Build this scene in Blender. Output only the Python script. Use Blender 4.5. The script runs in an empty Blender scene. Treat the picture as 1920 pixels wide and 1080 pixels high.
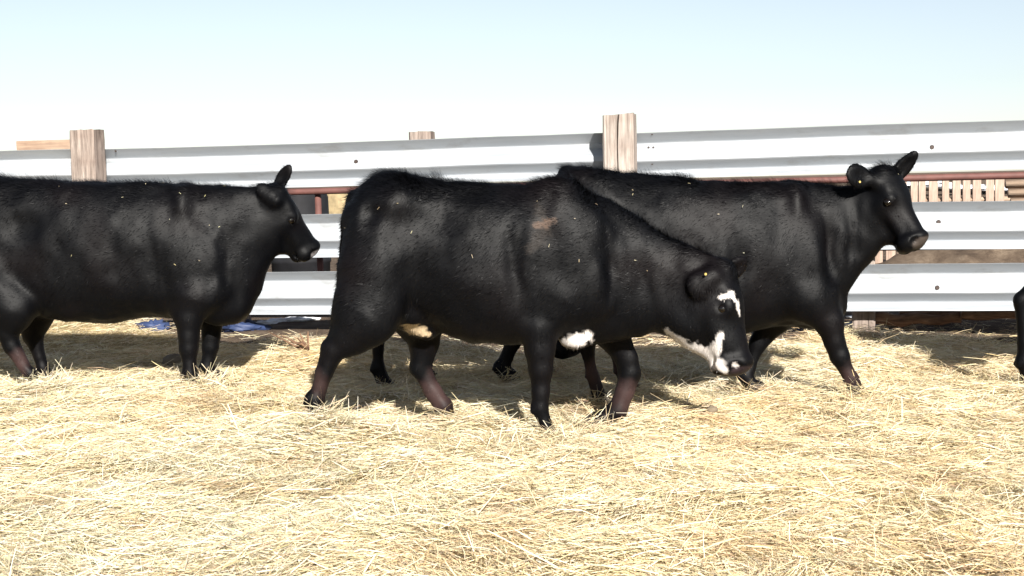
import bpy, math, random
import numpy as np
from mathutils import Matrix, Vector

random.seed(7)
RNG = np.random.default_rng(11)
S = bpy.context.scene
COL = S.collection
R_ = math.radians

# ------------------------------------------------------------------ camera
FPX = 2600.0
CAMZ = 1.03
PITCH = math.atan(200.0 / FPX)
ROLL = R_(-1.32)
cam_rot = (Matrix.Rotation(math.pi / 2 - PITCH, 4, 'X') @ Matrix.Rotation(ROLL, 4, 'Z'))
cam_d = bpy.data.cameras.new('camera')
cam_d.sensor_width = 36.0
cam_d.lens = 36.0 * FPX / 1920.0
cam_d.clip_start = 0.05
cam_d.clip_end = 3000
cam = bpy.data.objects.new('camera', cam_d)
COL.objects.link(cam)
cam.matrix_world = Matrix.Translation((0, 0, CAMZ)) @ cam_rot
S.camera = cam

# ------------------------------------------------------------------ light
SUN_EL = R_(27.5)
SUN_AZ = math.atan2(0.24, -1.0)            # from +Y clockwise: behind the camera, a little to the right
sun_dir = Vector((math.sin(SUN_AZ) * math.cos(SUN_EL), math.cos(SUN_AZ) * math.cos(SUN_EL), math.sin(SUN_EL)))
world = bpy.data.worlds.new('World')
S.world = world
world.use_nodes = True
wn = world.node_tree.nodes
wl = world.node_tree.links
wn.clear()
sky = wn.new('ShaderNodeTexSky')
sky.sky_type = 'NISHITA'
sky.sun_disc = False
sky.sun_elevation = SUN_EL
sky.sun_rotation = SUN_AZ
sky.altitude = 900
sky.air_density = 1.0
sky.dust_density = 0.7
sky.ozone_density = 1.6
bg = wn.new('ShaderNodeBackground')
bg.inputs['Strength'].default_value = 0.05
wo = wn.new('ShaderNodeOutputWorld')
hs_ = wn.new('ShaderNodeHueSaturation')      # thin high haze pales the blue
hs_.inputs['Saturation'].default_value = 0.58
wl.new(sky.outputs[0], hs_.inputs['Color'])
wl.new(hs_.outputs[0], bg.inputs['Color'])
wl.new(bg.outputs[0], wo.inputs['Surface'])
sd = bpy.data.lights.new('sun', 'SUN')
sd.energy = 5.0
sd.angle = R_(0.53)
sd.color = (1.0, 0.955, 0.88)
sun = bpy.data.objects.new('sun', sd)
COL.objects.link(sun)
sun.rotation_euler = (-sun_dir).to_track_quat('-Z', 'Y').to_euler()
S.view_settings.view_transform = 'Standard'
S.view_settings.look = 'None'
S.view_settings.gamma = 1.0
S.view_settings.exposure = 1.32
S.view_settings.use_curve_mapping = False

# ------------------------------------------------------------------ helpers
RM = np.array(cam_rot.to_3x3())


def T(px, py, d, lat=0.0):
    """Survey helper: the point of the upright plane Y = d + lat seen at a place of the photograph."""
    v = RM @ np.array([(px - 960) / FPX, -(py - 540) / FPX, -1.0])
    t = (d + lat) / v[1]
    return np.array([v[0] * t, d + lat, CAMZ + v[2] * t])


def vnoise(x, y, z, seed=0):
    """smooth value noise in [-1, 1]"""
    xi = np.floor(x).astype(np.int64); yi = np.floor(y).astype(np.int64); zi = np.floor(z).astype(np.int64)
    fx, fy, fz = x - xi, y - yi, z - zi
    fx = fx * fx * (3 - 2 * fx); fy = fy * fy * (3 - 2 * fy); fz = fz * fz * (3 - 2 * fz)

    def h(a, b, c):
        n = (a * 73856093) ^ (b * 19349663) ^ (c * 83492791) ^ (seed * 2654435)
        n = (n ^ (n >> 13)) & 0x7fffffff
        n = (n * 1274126177) & 0x7fffffff
        n = n ^ (n >> 16)
        return (n & 0xffff) / 32767.5 - 1.0
    r = 0
    for dx in (0, 1):
        for dy in (0, 1):
            for dz in (0, 1):
                w = (fx if dx else 1 - fx) * (fy if dy else 1 - fy) * (fz if dz else 1 - fz)
                r = r + w * h(xi + dx, yi + dy, zi + dz)
    return r


def mesh_np(name, V, F, smooth=True):
    """mesh from an (n,3) array and an (m,k) face array"""
    V = np.asarray(V, dtype=np.float32); F = np.asarray(F, dtype=np.int32)
    k = F.shape[1]
    me = bpy.data.meshes.new(name)
    me.vertices.add(len(V)); me.vertices.foreach_set('co', V.ravel())
    me.loops.add(F.size); me.loops.foreach_set('vertex_index', F.ravel())
    me.polygons.add(len(F))
    me.polygons.foreach_set('loop_start', np.arange(0, F.size, k, dtype=np.int32))
    me.polygons.foreach_set('use_smooth', np.full(len(F), smooth, dtype=bool))
    me.update(calc_edges=True)
    return me


def add_color(me, C):
    a = me.color_attributes.new('Col', 'FLOAT_COLOR', 'POINT')
    C4 = np.ones((len(C), 4), dtype=np.float32); C4[:, :3] = C
    a.data.foreach_set('color', C4.ravel())


def link(name, me, mat=None, parent=None, loc=None):
    o = bpy.data.objects.new(name, me)
    COL.objects.link(o)
    if mat is not None:
        if me.materials:
            me.materials[0] = mat
        else:
            me.materials.append(mat)
    if loc is not None:
        o.location = loc
    if parent is not None:
        o.parent = parent
    return o


def empty(name, loc, rz=0.0):
    o = bpy.data.objects.new(name, None)
    COL.objects.link(o)
    o.location = loc
    o.rotation_euler = (0, 0, rz)
    o.empty_display_size = 0.2
    return o


def tag(o, label=None, cat=None, group=None, kind=None):
    if label: o['label'] = label
    if cat: o['category'] = cat
    if group: o['group'] = group
    if kind: o['kind'] = kind
    return o


def nodes_mat(name):
    m = bpy.data.materials.new(name)
    m.use_nodes = True
    nt = m.node_tree
    return m, nt, nt.nodes['Principled BSDF']


def N(nt, kind, **kw):
    n = nt.nodes.new(kind)
    for k, v in kw.items():
        if k in n.inputs:
            n.inputs[k].default_value = v
        else:
            setattr(n, k, v)
    return n


def ramp(nt, fac, stops):
    r = nt.nodes.new('ShaderNodeValToRGB')
    e = r.color_ramp.elements
    while len(e) > len(stops): e.remove(e[-1])
    while len(e) < len(stops): e.new(0.5)
    for i, (p, c) in enumerate(stops):
        e[i].position = p
        e[i].color = (c[0], c[1], c[2], 1)
    nt.links.new(fac, r.inputs[0])
    return r.outputs[0]


def coords(nt, scale=(1, 1, 1), which='Object'):
    tc = nt.nodes.new('ShaderNodeTexCoord')
    mp = nt.nodes.new('ShaderNodeMapping')
    mp.inputs['Scale'].default_value = scale
    nt.links.new(tc.outputs[which], mp.inputs[0])
    return mp.outputs[0]


def bump(nt, bs, height, strength=0.3, dist=0.01):
    b = nt.nodes.new('ShaderNodeBump')
    b.inputs['Strength'].default_value = strength
    b.inputs['Distance'].default_value = dist
    nt.links.new(height, b.inputs['Height'])
    nt.links.new(b.outputs[0], bs.inputs['Normal'])


# ------------------------------------------------------------------ materials
def mat_straw():
    m, nt, b = nodes_mat('straw')
    a = N(nt, 'ShaderNodeVertexColor', layer_name='Col')
    nt.links.new(a.outputs[0], b.inputs['Base Color'])
    b.inputs['Roughness'].default_value = 0.55
    b.inputs['Specular IOR Level'].default_value = 0.2
    tr = nt.nodes.new('ShaderNodeBsdfTranslucent')
    nt.links.new(a.outputs[0], tr.inputs['Color'])
    mx = nt.nodes.new('ShaderNodeMixShader'); mx.inputs[0].default_value = 0.15
    nt.links.new(b.outputs[0], mx.inputs[1]); nt.links.new(tr.outputs[0], mx.inputs[2])
    nt.links.new(mx.outputs[0], nt.nodes['Material Output'].inputs['Surface'])
    return m


def mat_hide(name, rough=0.6, spec=0.3, bumpy=True):
    m, nt, b = nodes_mat(name)
    a = N(nt, 'ShaderNodeVertexColor', layer_name='Col')
    nt.links.new(a.outputs[0], b.inputs['Base Color'])
    b.inputs['Roughness'].default_value = rough
    b.inputs['Specular IOR Level'].default_value = spec
    if bumpy:
        c = coords(nt, (40, 160, 90))
        n1 = N(nt, 'ShaderNodeTexNoise', Scale=1.0, Detail=4.0)
        nt.links.new(c, n1.inputs['Vector'])
        bump(nt, b, n1.outputs[0], 0.18, 0.004)
    return m


def mat_plain(name, col, rough=0.5, metal=0.0, spec=0.5):
    m, nt, b = nodes_mat(name)
    n = N(nt, 'ShaderNodeTexNoise', Scale=9.0, Detail=5.0)
    nt.links.new(coords(nt), n.inputs['Vector'])
    o = ramp(nt, n.outputs[0], [(0.3, [c * 0.7 for c in col]), (0.7, [min(1, c * 1.2) for c in col])])
    nt.links.new(o, b.inputs['Base Color'])
    b.inputs['Roughness'].default_value = rough
    b.inputs['Metallic'].default_value = metal
    b.inputs['Specular IOR Level'].default_value = spec
    bump(nt, b, n.outputs[0], 0.2, 0.01)
    return m


def mat_wood(name, light, dark, scale=(60, 60, 2.5)):
    m, nt, b = nodes_mat(name)
    n = N(nt, 'ShaderNodeTexNoise', Scale=1.0, Detail=7.0, Roughness=0.65, Distortion=0.4)
    nt.links.new(coords(nt, scale), n.inputs['Vector'])
    n2 = N(nt, 'ShaderNodeTexNoise', Scale=4.0, Detail=3.0)
    nt.links.new(coords(nt), n2.inputs['Vector'])
    o1 = ramp(nt, n.outputs[0], [(0.28, dark), (0.45, [0.5 * (a + c) for a, c in zip(light, dark)]), (0.62, light)])
    o2 = ramp(nt, n2.outputs[0], [(0.35, (0.72, 0.66, 0.64)), (0.65, (1, 1, 1))])
    mx = N(nt, 'ShaderNodeMixRGB', blend_type='MULTIPLY'); mx.inputs[0].default_value = 1
    nt.links.new(o1, mx.inputs[1]); nt.links.new(o2, mx.inputs[2])
    nt.links.new(mx.outputs[0], b.inputs['Base Color'])
    b.inputs['Roughness'].default_value = 0.85
    b.inputs['Specular IOR Level'].default_value = 0.2
    bump(nt, b, n.outputs[0], 0.7, 0.006)
    return m


def mat_rail():
    m, nt, b = nodes_mat('galvanised_steel')
    n = N(nt, 'ShaderNodeTexNoise', Scale=1.0, Detail=6.0, Roughness=0.6)
    nt.links.new(coords(nt, (1.5, 14, 14)), n.inputs['Vector'])
    o = ramp(nt, n.outputs[0], [(0.3, (0.28, 0.30, 0.325)), (0.55, (0.34, 0.36, 0.385)), (0.8, (0.39, 0.405, 0.42))])
    n3 = N(nt, 'ShaderNodeTexNoise', Scale=3.0, Detail=8.0, Roughness=0.7)
    nt.links.new(coords(nt, (1, 1, 2.2)), n3.inputs['Vector'])
    o3 = ramp(nt, n3.outputs[0], [(0.56, (1, 1, 1)), (0.72, (0.72, 0.68, 0.62))])
    mx = N(nt, 'ShaderNodeMixRGB', blend_type='MULTIPLY'); mx.inputs[0].default_value = 0.8
    nt.links.new(o, mx.inputs[1]); nt.links.new(o3, mx.inputs[2])
    nt.links.new(mx.outputs[0], b.inputs['Base Color'])
    b.inputs['Metallic'].default_value = 0.1
    r = ramp(nt, n.outputs[0], [(0.3, (0.42,) * 3), (0.7, (0.62,) * 3)])
    nt.links.new(r, b.inputs['Roughness'])
    bump(nt, b, n.outputs[0], 0.12, 0.01)
    return m


def mat_ground():
    """brown dirt; litter of broken straw where the pen is bedded"""
    m, nt, b = nodes_mat('ground')
    c = coords(nt)
    n1 = N(nt, 'ShaderNodeTexNoise', Scale=3.2, Detail=9.0, Roughness=0.75)
    nt.links.new(c, n1.inputs['Vector'])
    dirt = ramp(nt, n1.outputs[0], [(0.3, (0.045, 0.032, 0.024)), (0.5, (0.12, 0.088, 0.064)), (0.7, (0.22, 0.17, 0.125))])
    n2 = N(nt, 'ShaderNodeTexNoise', Scale=1.0, Detail=5.0, Roughness=0.7, Distortion=1.5)
    nt.links.new(coords(nt, (22, 95, 30)), n2.inputs['Vector'])
    litter = ramp(nt, n2.outputs[0], [(0.3, (0.17, 0.12, 0.06)), (0.48, (0.38, 0.29, 0.155)), (0.7, (0.48, 0.39, 0.23))])
    a = N(nt, 'ShaderNodeVertexColor', layer_name='Col')
    mx = N(nt, 'ShaderNodeMixRGB')
    nt.links.new(a.outputs[0], mx.inputs[0])
    nt.links.new(dirt, mx.inputs[1]); nt.links.new(litter, mx.inputs[2])
    nt.links.new(mx.outputs[0], b.inputs['Base Color'])
    b.inputs['Roughness'].default_value = 0.95
    b.inputs['Specular IOR Level'].default_value = 0.1
    ad = N(nt, 'ShaderNodeMath', operation='ADD')
    nt.links.new(n1.outputs[0], ad.inputs[0]); nt.links.new(n2.outputs[0], ad.inputs[1])
    bump(nt, b, ad.outputs[0], 0.8, 0.03)
    return m


M_STRAW = mat_straw()
M_HIDE = mat_hide('black_hide', 0.54, 0.12)
M_COAT = mat_hide('black_coat', 0.50, 0.14, bumpy=False)
M_GROUND = mat_ground()
M_RAIL = mat_rail()
M_POST = mat_wood('weathered_post_wood', (0.34, 0.29, 0.255), (0.10, 0.08, 0.068), (45, 45, 3.5))
M_POST2 = mat_wood('pale_split_post_wood', (0.43, 0.385, 0.345), (0.17, 0.14, 0.12), (45, 45, 3.0))
M_BOARD = mat_wood('pale_board_wood', (0.40, 0.31, 0.25), (0.19, 0.14, 0.11), (45, 45, 3))
M_HBOARD = mat_wood('pale_plank_wood', (0.40, 0.30, 0.22), (0.22, 0.16, 0.12), (3, 45, 45))
M_LOG = mat_wood('log_bark', (0.26, 0.16, 0.10), (0.07, 0.04, 0.03), (4, 40, 40))
M_PIPE = mat_plain('rusty_pipe', (0.115, 0.045, 0.037), 0.7)
M_HOLE = mat_plain('bolt_hole_dark', (0.05, 0.035, 0.03), 0.6, 0.4)
M_BLACKPL = mat_plain('black_plastic', (0.012, 0.012, 0.014), 0.7, 0.0, 0.15)
M_SNOW = mat_plain('old_snow', (0.72, 0.74, 0.78), 0.7)
M_TARP = mat_plain('blue_tarp', (0.022, 0.038, 0.10), 0.6)
M_CLOD = mat_plain('dung_clod', (0.14, 0.11, 0.075), 0.9)
M_BALE = mat_plain('straw_bale', (0.26, 0.20, 0.11), 0.9)
M_TAG = mat_plain('yellow_tag', (0.34, 0.24, 0.05), 0.5)


def mat_eye():
    m, nt, b = nodes_mat('dark_eye')
    n = N(nt, 'ShaderNodeTexNoise', Scale=40.0)
    o = ramp(nt, n.outputs[0], [(0.3, (0.002, 0.0015, 0.001)), (0.7, (0.005, 0.003, 0.002))])
    nt.links.new(o, b.inputs['Base Color'])
    b.inputs['Roughness'].default_value = 0.06
    return m


M_EYE = mat_eye()


# ------------------------------------------------------------------ ground
BED_BUMPS = []      # (x, y, rx, ry, h)


def bed_bump(px, py, d, rx, ry, h):
    p = T(px, py, d)
    BED_BUMPS.append((p[0], d, rx, ry, h))


bed_bump(690, 790, 5.55, 0.32, 0.16, 0.085)
bed_bump(582, 790, 5.70, 0.22, 0.15, 0.10)
bed_bump(840, 780, 5.95, 0.16, 0.13, 0.035)
bed_bump(355, 720, 7.25, 0.25, 0.15, 0.045)
bed_bump(70, 715, 7.25, 0.3, 0.15, 0.05)
bed_bump(930, 780, 5.95, 0.13, 0.16, 0.07)
bed_bump(210, 760, 6.85, 0.6, 0.2, 0.05)
bed_bump(1750, 720, 6.6, 0.7, 0.3, 0.04)
bed_bump(1330, 740, 6.1, 0.3, 0.2, 0.04)
bed_bump(165, 620, 9.75, 0.75, 0.35, 0.19)
bed_bump(1640, 630, 8.9, 0.4, 0.3, 0.07)
bed_bump(540, 640, 8.3, 0.35, 0.3, 0.06)


def ground_z(x, y, bumps=True):
    x = np.asarray(x, float); y = np.asarray(y, float)
    z0 = np.zeros_like(x)
    near = np.clip((11.5 - y) / 2.0, 0, 1)
    z = -0.06 * near + near * (0.030 * vnoise(x * 1.1, y * 1.3, z0, 3) + 0.028 * vnoise(x * 3.1, y * 3.6, z0, 4)
                + 0.014 * vnoise(x * 8, y * 9, z0, 5))
    z += 0.03 * vnoise(x * 0.5, y * 0.5, z0, 9) * np.clip((y - 10) / 4, 0, 1)
    for bx, by, rx, ry, h in (BED_BUMPS if bumps else ()):
        z += h * np.exp(-((x - bx) / rx) ** 2 - ((y - by) / ry) ** 2)
    # low dirt bank beyond the right half of the fence
    z += (0.36 + .06 * vnoise(x * 2.3, y * 2.3, z0, 14) + .04 * vnoise(x * 7, y * 7, z0, 15)) * np.exp(-((y - 12.2 + 0.2 * (x - 3)) / 0.5) ** 2) / (1 + np.exp(-(x - 3.05) * 7))
    return z


def bed_mask(x, y):
    """1 where straw bedding lies"""
    edge = 9.15 - 0.17 * x + 0.35 * vnoise(x * 0.9, y * 0.9, np.zeros_like(x), 21) + 0.15 * vnoise(x * 3, y * 3, np.zeros_like(x), 22)
    edge = edge + .55 / (1 + np.exp((x + 2.3) * 6))
    return np.clip((edge - y) / 0.25, 0, 1)


def axis(lo, hi, f0, f1, step):
    a = np.arange(f0, f1 + 1e-6, step)
    l = f0 - np.geomspace(step, f0 - lo, 26)[::-1]
    r = f1 + np.geomspace(step, hi - f1, 26)
    return np.concatenate([l, a, r])


gx = axis(-900, 900, -5.5, 5.5, 0.06)
gy = axis(-60, 1800, 1.5, 13.5, 0.06)
GX, GY = np.meshgrid(gx, gy, indexing='ij')
GZ = ground_z(GX.ravel(), GY.ravel())
idx = np.arange(GX.size).reshape(GX.shape)
Fq = np.stack([idx[:-1, :-1], idx[1:, :-1], idx[1:, 1:], idx[:-1, 1:]], -1).reshape(-1, 4)
gm = mesh_np('ground', np.stack([GX.ravel(), GY.ravel(), GZ], 1), Fq)
bm_ = bed_mask(GX.ravel(), GY.ravel())
add_color(gm, np.repeat(bm_[:, None], 3, 1))
ground = tag(link('ground', gm, M_GROUND), kind='structure')


# ------------------------------------------------------------------ straw bedding
def blades(P, yaw, tilt, L, W, curve, roll):
    """n bent straw ribbons: two segments, slightly folded"""
    n = len(P)
    dx, dy, dz = np.cos(yaw) * np.cos(tilt), np.sin(yaw) * np.cos(tilt), np.sin(tilt)
    D = np.stack([dx, dy, dz], 1)
    A = np.cross(D, np.array([0, 0, 1.0]) + 0 * D)
    A /= np.maximum(np.linalg.norm(A, axis=1, keepdims=True), 1e-6)
    B = np.cross(A, D)
    side = A * np.cos(roll)[:, None] + B * np.sin(roll)[:, None]
    mid = P + D * (L * 0.5)[:, None] + (B * curve[:, None] + A * (curve * RNG.uniform(-1, 1, n))[:, None]) * L[:, None]
    end = P + D * L[:, None]
    h = (W * 0.5)[:, None]
    V = np.stack([P - side * h, P + side * h, mid - side * h, mid + side * h, end - side * h * 0.6, end + side * h * 0.6], 1)
    base = (np.arange(n) * 6)[:, None]
    F = np.concatenate([base + np.array([[0, 1, 3, 2]]), base + np.array([[2, 3, 5, 4]])], 1).reshape(-1, 4)
    return V.reshape(-1, 3), F


STRAW_COLS = np.array([[.74, .64, .43], [.80, .71, .51], [.66, .54, .33], [.84, .79, .64], [.58, .45, .29],
                       [.62, .57, .38], [.50, .38, .25], [.78, .66, .42]])


def straw_colors(n):
    i = RNG.choice(len(STRAW_COLS), n, p=[.2, .2, .16, .14, .08, .07, .05, .10])
    c = STRAW_COLS[i] * np.array([.86, .845, .82]) * RNG.uniform(0.85, 1.12, (n, 1)) + RNG.normal(0, .015, (n, 3))
    return np.clip(c, .02, .9)


def make_straw():
    n = 545000
    u = RNG.random(n)
    y = 2.9 + (9.9 - 2.9) * u ** 1.15
    x = RNG.uniform(-1, 1, n) * (0.43 * y + 0.55)
    keep = RNG.random(n) < bed_mask(x, y) * (0.5 + 0.5 * np.clip(5.5 / y, 0, 1))
    # thin litter strays beyond the edge
    keep |= (RNG.random(n) < 0.05) & (y < 9.9)
    x, y = x[keep], y[keep]; n = len(x)
    # swirls: neighbouring straws lie roughly the same way
    ang = 1.5 * vnoise(x * 1.3, y * 1.6, np.zeros(n), 31) + 0.9 * vnoise(x * 4.0, y * 4.5, np.zeros(n), 32)
    yaw = ang + RNG.normal(0, .65, n) + (RNG.random(n) < .5) * math.pi
    tilt = np.abs(RNG.normal(0.02, .16, n)) * np.where(RNG.random(n) < .75, 1, -0.5)
    up = RNG.random(n) < .012
    tilt[up] = RNG.uniform(.5, 1.3, up.sum())
    L = RNG.gamma(2.6, .027, n).clip(.025, .28)
    L[up] *= .75
    W = RNG.uniform(.0014, .0030, n) * np.where(RNG.random(n) < .12, 1.7, 1.0)
    # loose tufts lift the straw in clumps
    tuft = np.clip(vnoise(x * 5.5, y * 6.0, np.zeros(n), 41), 0, 1) * .05
    z = ground_z(x, y) + RNG.uniform(0.0, 1, n) ** 1.5 * (.018 + tuft) - np.sin(np.minimum(tilt, 0)) * L * .7
    P = np.stack([x, y, z], 1) - np.stack([np.cos(yaw), np.sin(yaw), 0 * yaw], 1) * (L * .5 * np.cos(tilt))[:, None]
    # straw kicked up round the feet
    fp = []
    for (hx, hy, hz) in FEET:
        m = 260
        a_, r_ = RNG.uniform(0, 6.283, m), RNG.uniform(.02, .15, m)
        fp.append(np.stack([hx + r_ * np.cos(a_), hy - .05 + r_ * .8 * np.sin(a_), np.maximum(hz - .02, ground_z(hx + r_ * np.cos(a_), hy - .05 + r_ * .8 * np.sin(a_))) + RNG.uniform(0, .07, m) * (1 - r_ / .2), a_ + RNG.normal(1.57, .6, m)], 1))
    fp = np.concatenate(fp); m = len(fp)
    P = np.concatenate([P, fp[:, :3]]); yaw = np.concatenate([yaw, fp[:, 3]])
    tilt = np.concatenate([tilt, np.clip(RNG.normal(.25, .35, m), -.1, 1.3)])
    L = np.concatenate([L, RNG.uniform(.04, .14, m)]); W = np.concatenate([W, RNG.uniform(.0018, .0034, m)])
    x, y = P[:, 0], P[:, 1]; n = len(P)
    V, F = blades(P, yaw, tilt, L, W, RNG.normal(0, .05, n), RNG.normal(0, .9, n))
    me = mesh_np('straw_bedding', V, F, smooth=False)
    c = straw_colors(n)
    patch = vnoise(x * .9, y * 1.1, np.zeros(n), 51)[:, None]
    c = c * (1 + np.array([[0.04, -0.02, -0.10]]) * patch)
    brown = np.clip(vnoise(x * 3.3, y * 4.5, np.zeros(n), 52) * 2.2 - .75, 0, 1)[:, None]
    c = c * (1 - brown * np.array([[.15, .22, .28]]))
    add_color(me, np.repeat(np.clip(c, .02, .92), 6, 0))
    o = link('straw_bedding', me, M_STRAW)
    tag(o, 'loose pale yellow straw bedding strewn over the pen floor', 'straw', kind='stuff')




# ------------------------------------------------------------------ fence
def box_mesh(name, sx, sy, sz, bev=0.0, seed=0, jitter=0.0, nz=1):
    """box standing on z=0 with chamfered vertical edges, slightly uneven"""
    r = random.Random(seed)
    b = min(bev, sx * .4, sy * .4)
    prof = [(-sx / 2 + b, -sy / 2), (sx / 2 - b, -sy / 2), (sx / 2, -sy / 2 + b), (sx / 2, sy / 2 - b),
            (sx / 2 - b, sy / 2), (-sx / 2 + b, sy / 2), (-sx / 2, sy / 2 - b), (-sx / 2, -sy / 2 + b)] if b > 0 else \
        [(-sx / 2, -sy / 2), (sx / 2, -sy / 2), (sx / 2, sy / 2), (-sx / 2, sy / 2)]
    k = len(prof)
    V, F = [], []
    for i in range(nz + 1):
        for (x, y) in prof:
            V.append((x + r.uniform(-1, 1) * jitter, y + r.uniform(-1, 1) * jitter, sz * i / nz + (r.uniform(-1, 1) * jitter if i == nz else 0)))
    for i in range(nz):
        for j in range(k):
            a = i * k + j; c = i * k + (j + 1) % k
            F.append((a, c, c + k, a + k))
    F.append(tuple(range(k - 1, -1, -1)))
    F.append(tuple(range(nz * k, nz * k + k)))
    me = bpy.data.meshes.new(name)
    me.from_pydata(V, [], F)
    me.update()
    return me


def split_post_mesh(name, sx, sy, sz, seed, crack=True, taper=0.0, toptilt=0.0):
    """weathered timber: rounded arrises, uneven faces and a wandering drying crack cut into the front"""
    r = random.Random(seed)
    V, F = [], []
    nz = 26
    k = None
    for i in range(nz + 1):
        t = i / nz
        z = sz * t
        f = 1 - taper * t
        hx, hy = sx / 2 * f, sy / 2 * f
        cx = (0.12 + 0.10 * math.sin(t * 5 + 0.4) - 0.05 * t) * sx
        cw = (0.010 + 0.006 * math.sin(t * 13)) * (1.0 if crack else 0.15)
        cd = 0.05 if crack else 0.006
        e = 0.014
        pts = [(-hx + e, -hy), (-hx * .45, -hy - .002), (cx - cw, -hy), (cx, -hy + cd), (cx + cw, -hy), (hx * .75, -hy + .001), (hx - e, -hy),
               (hx, -hy + e), (hx, 0), (hx, hy - e), (hx - e, hy), (0, hy), (-hx + e, hy), (-hx, hy - e), (-hx, 0), (-hx, -hy + e)]
        k = len(pts)
        for (x, y) in pts:
            V.append((x + r.uniform(-1, 1) * .0018, y + r.uniform(-1, 1) * .0018,
                      z + (toptilt * x + r.uniform(-.004, .004) if i == nz else 0)))
    for i in range(nz):
        for j in range(k):
            a = i * k + j; c = i * k + (j + 1) % k
            F.append((a, c, c + k, a + k))
    top = nz * k
    c0 = len(V)
    V.append((0, .02, sz))
    for j in range(k):
        F.append((top + j, top + (j + 1) % k, c0))
    me = bpy.data.meshes.new(name)
    me.from_pydata(V, [], F)
    me.update()
    return me


FX0, FY0, FSL = -3.15, 10.36, -0.215


def fence_y(x, off=0.0):
    return FY0 + FSL * (x - FX0) + off * math.hypot(1, FSL)


FANG = math.atan(FSL)
FROOT = empty('guardrail_fence', (0.76, fence_y(0.76), 0), FANG)
tag(FROOT, 'pen fence of three galvanised corrugated guardrails behind thick timber posts', 'fence')


def fl(x, off=0.0):
    """distance along the fence from the root, for a world x"""
    return (x - 0.76) / math.cos(FANG)


POSTS = [T(168, 300, 10.2)[0], T(1168, 300, 9.45)[0]]
POSTS = [POSTS[0] - 3.95 * math.cos(FANG), POSTS[0], POSTS[1], POSTS[1] + 3.95 * math.cos(FANG)]
for i, x in enumerate(POSTS):
    crack = i == 2
    me = split_post_mesh('post', 0.212, 0.20, [1.45, 1.475, 1.46, 1.44][i] + .4, 40 + i, crack, 0.09 if i == 1 else 0.02, [0, .03, .05, 0][i])
    p = link('post', me, M_POST2 if crack else M_POST, FROOT, (fl(x), -0.105, -0.4))
    if i == 2: p['label'] = 'timber fence post split by a long dark crack'
    if i == 1: p['label'] = 'brown weathered timber post tapering to its top'

# W-beam seen from its back: (drop, depth)
WPROF = [(0, 0), (-.004, .003), (-.064, .080), (-.071, .086), (-.092, .088), (-.104, .090), (-.150, .012), (-.162, .002),
         (-.192, .000), (-.200, .006), (-.252, .076), (-.260, .082), (-.268, .082), (-.276, .078), (-.304, .010), (-.312, .004)]


def rail_mesh(length, seed):
    r = random.Random(seed)
    nx = 14
    th = 0.0035
    V, F = [], []
    k = len(WPROF)
    ph = r.uniform(0, 6)
    for i in range(nx + 1):
        x = length * i / nx
        dz = .006 * math.sin(x * 1.1 + ph) + r.uniform(-.0012, .0012)
        dy = .004 * math.sin(x * .9 + ph * 2)
        for (z, y) in WPROF:
            V.append((x, y + dy, z + dz))
        for (z, y) in WPROF:
            V.append((x, y + dy + th, z + dz))
    w = 2 * k
    for i in range(nx):
        for j in range(k - 1):
            a = i * w + j
            F.append((a, a + 1, a + 1 + w, a + w))
            b = a + k
            F.append((b, b + w, b + 1 + w, b + 1))
        F.append((i * w, i * w + w, i * w + w + k, i * w + k))
        F.append((i * w + k - 1, i * w + 2 * k - 1, i * w + w + 2 * k - 1, i * w + w + k - 1))
    for i in (0, nx):
        for j in range(k - 1):
            a = i * w + j
            F.append((a, a + k, a + k + 1, a + 1))
    me = bpy.data.meshes.new('rail')
    me.from_pydata(V, [], F)
    me.update()
    return me


def disc_mesh(name, r, h, n=6):
    V = [(r * math.cos(2 * math.pi * i / n), 0, r * math.sin(2 * math.pi * i / n)) for i in range(n)]
    V += [(x * .85, -h, z * .85) for x, y, z in V]
    F = [tuple(range(2 * n - 1, n - 1, -1))] + [(i, (i + 1) % n, n + (i + 1) % n, n + i) for i in range(n)]
    me = bpy.data.meshes.new(name)
    me.from_pydata(V, [], F)
    me.update()
    me.materials.append(M_HOLE)
    return me


HOLE_DISC = disc_mesh('hole_disc', 0.016, 0.010, 8)  # raised dark discs stand in for the shaded open bolt holes of the rails
SMALL = disc_mesh('hole_disc', 0.008, 0.006, 8)
RAIL_TOPS = [1.34, 0.832, 0.418]
RAILS = {}
for b in range(3):
    s0, s1 = fl(POSTS[b]) + .004, fl(POSTS[b + 1]) - .004
    for r in range(3):
        me = rail_mesh(s1 - s0, 10 * b + r)
        o = link('rail', me, M_RAIL, FROOT, (s0, 0.012 + .002 * r, RAIL_TOPS[r] + [.004, 0, .002][b]))
        RAILS[(b, r)] = (o, s0)


def hole_disc(b, r, px, py, mesh=None, prof_y=0.0):
    o, s0 = RAILS[(b, r)]
    y = 10.0
    for _ in range(6):
        p = T(px, py, y)
        y = fence_y(p[0])
    q = link('hole_disc', mesh or HOLE_DISC, None, o)
    zz = p[2] - o.location.z
    yy = np.interp(-zz, [-a for a, c in WPROF], [c for a, c in WPROF])
    q.location = (fl(p[0]) - s0, float(yy) - .002, zz)


hole_disc(1, 0, 665, 303); hole_disc(2, 0, 1748, 276); hole_disc(2, 1, 1761, 417); hole_disc(2, 2, 1758, 540)
for (px, py) in ((1222, 251), (1213, 276), (1222, 307), (1222, 276)):
    hole_disc(2, 0, px, py, SMALL)
hole_disc(1, 0, 213, 283, SMALL)

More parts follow.
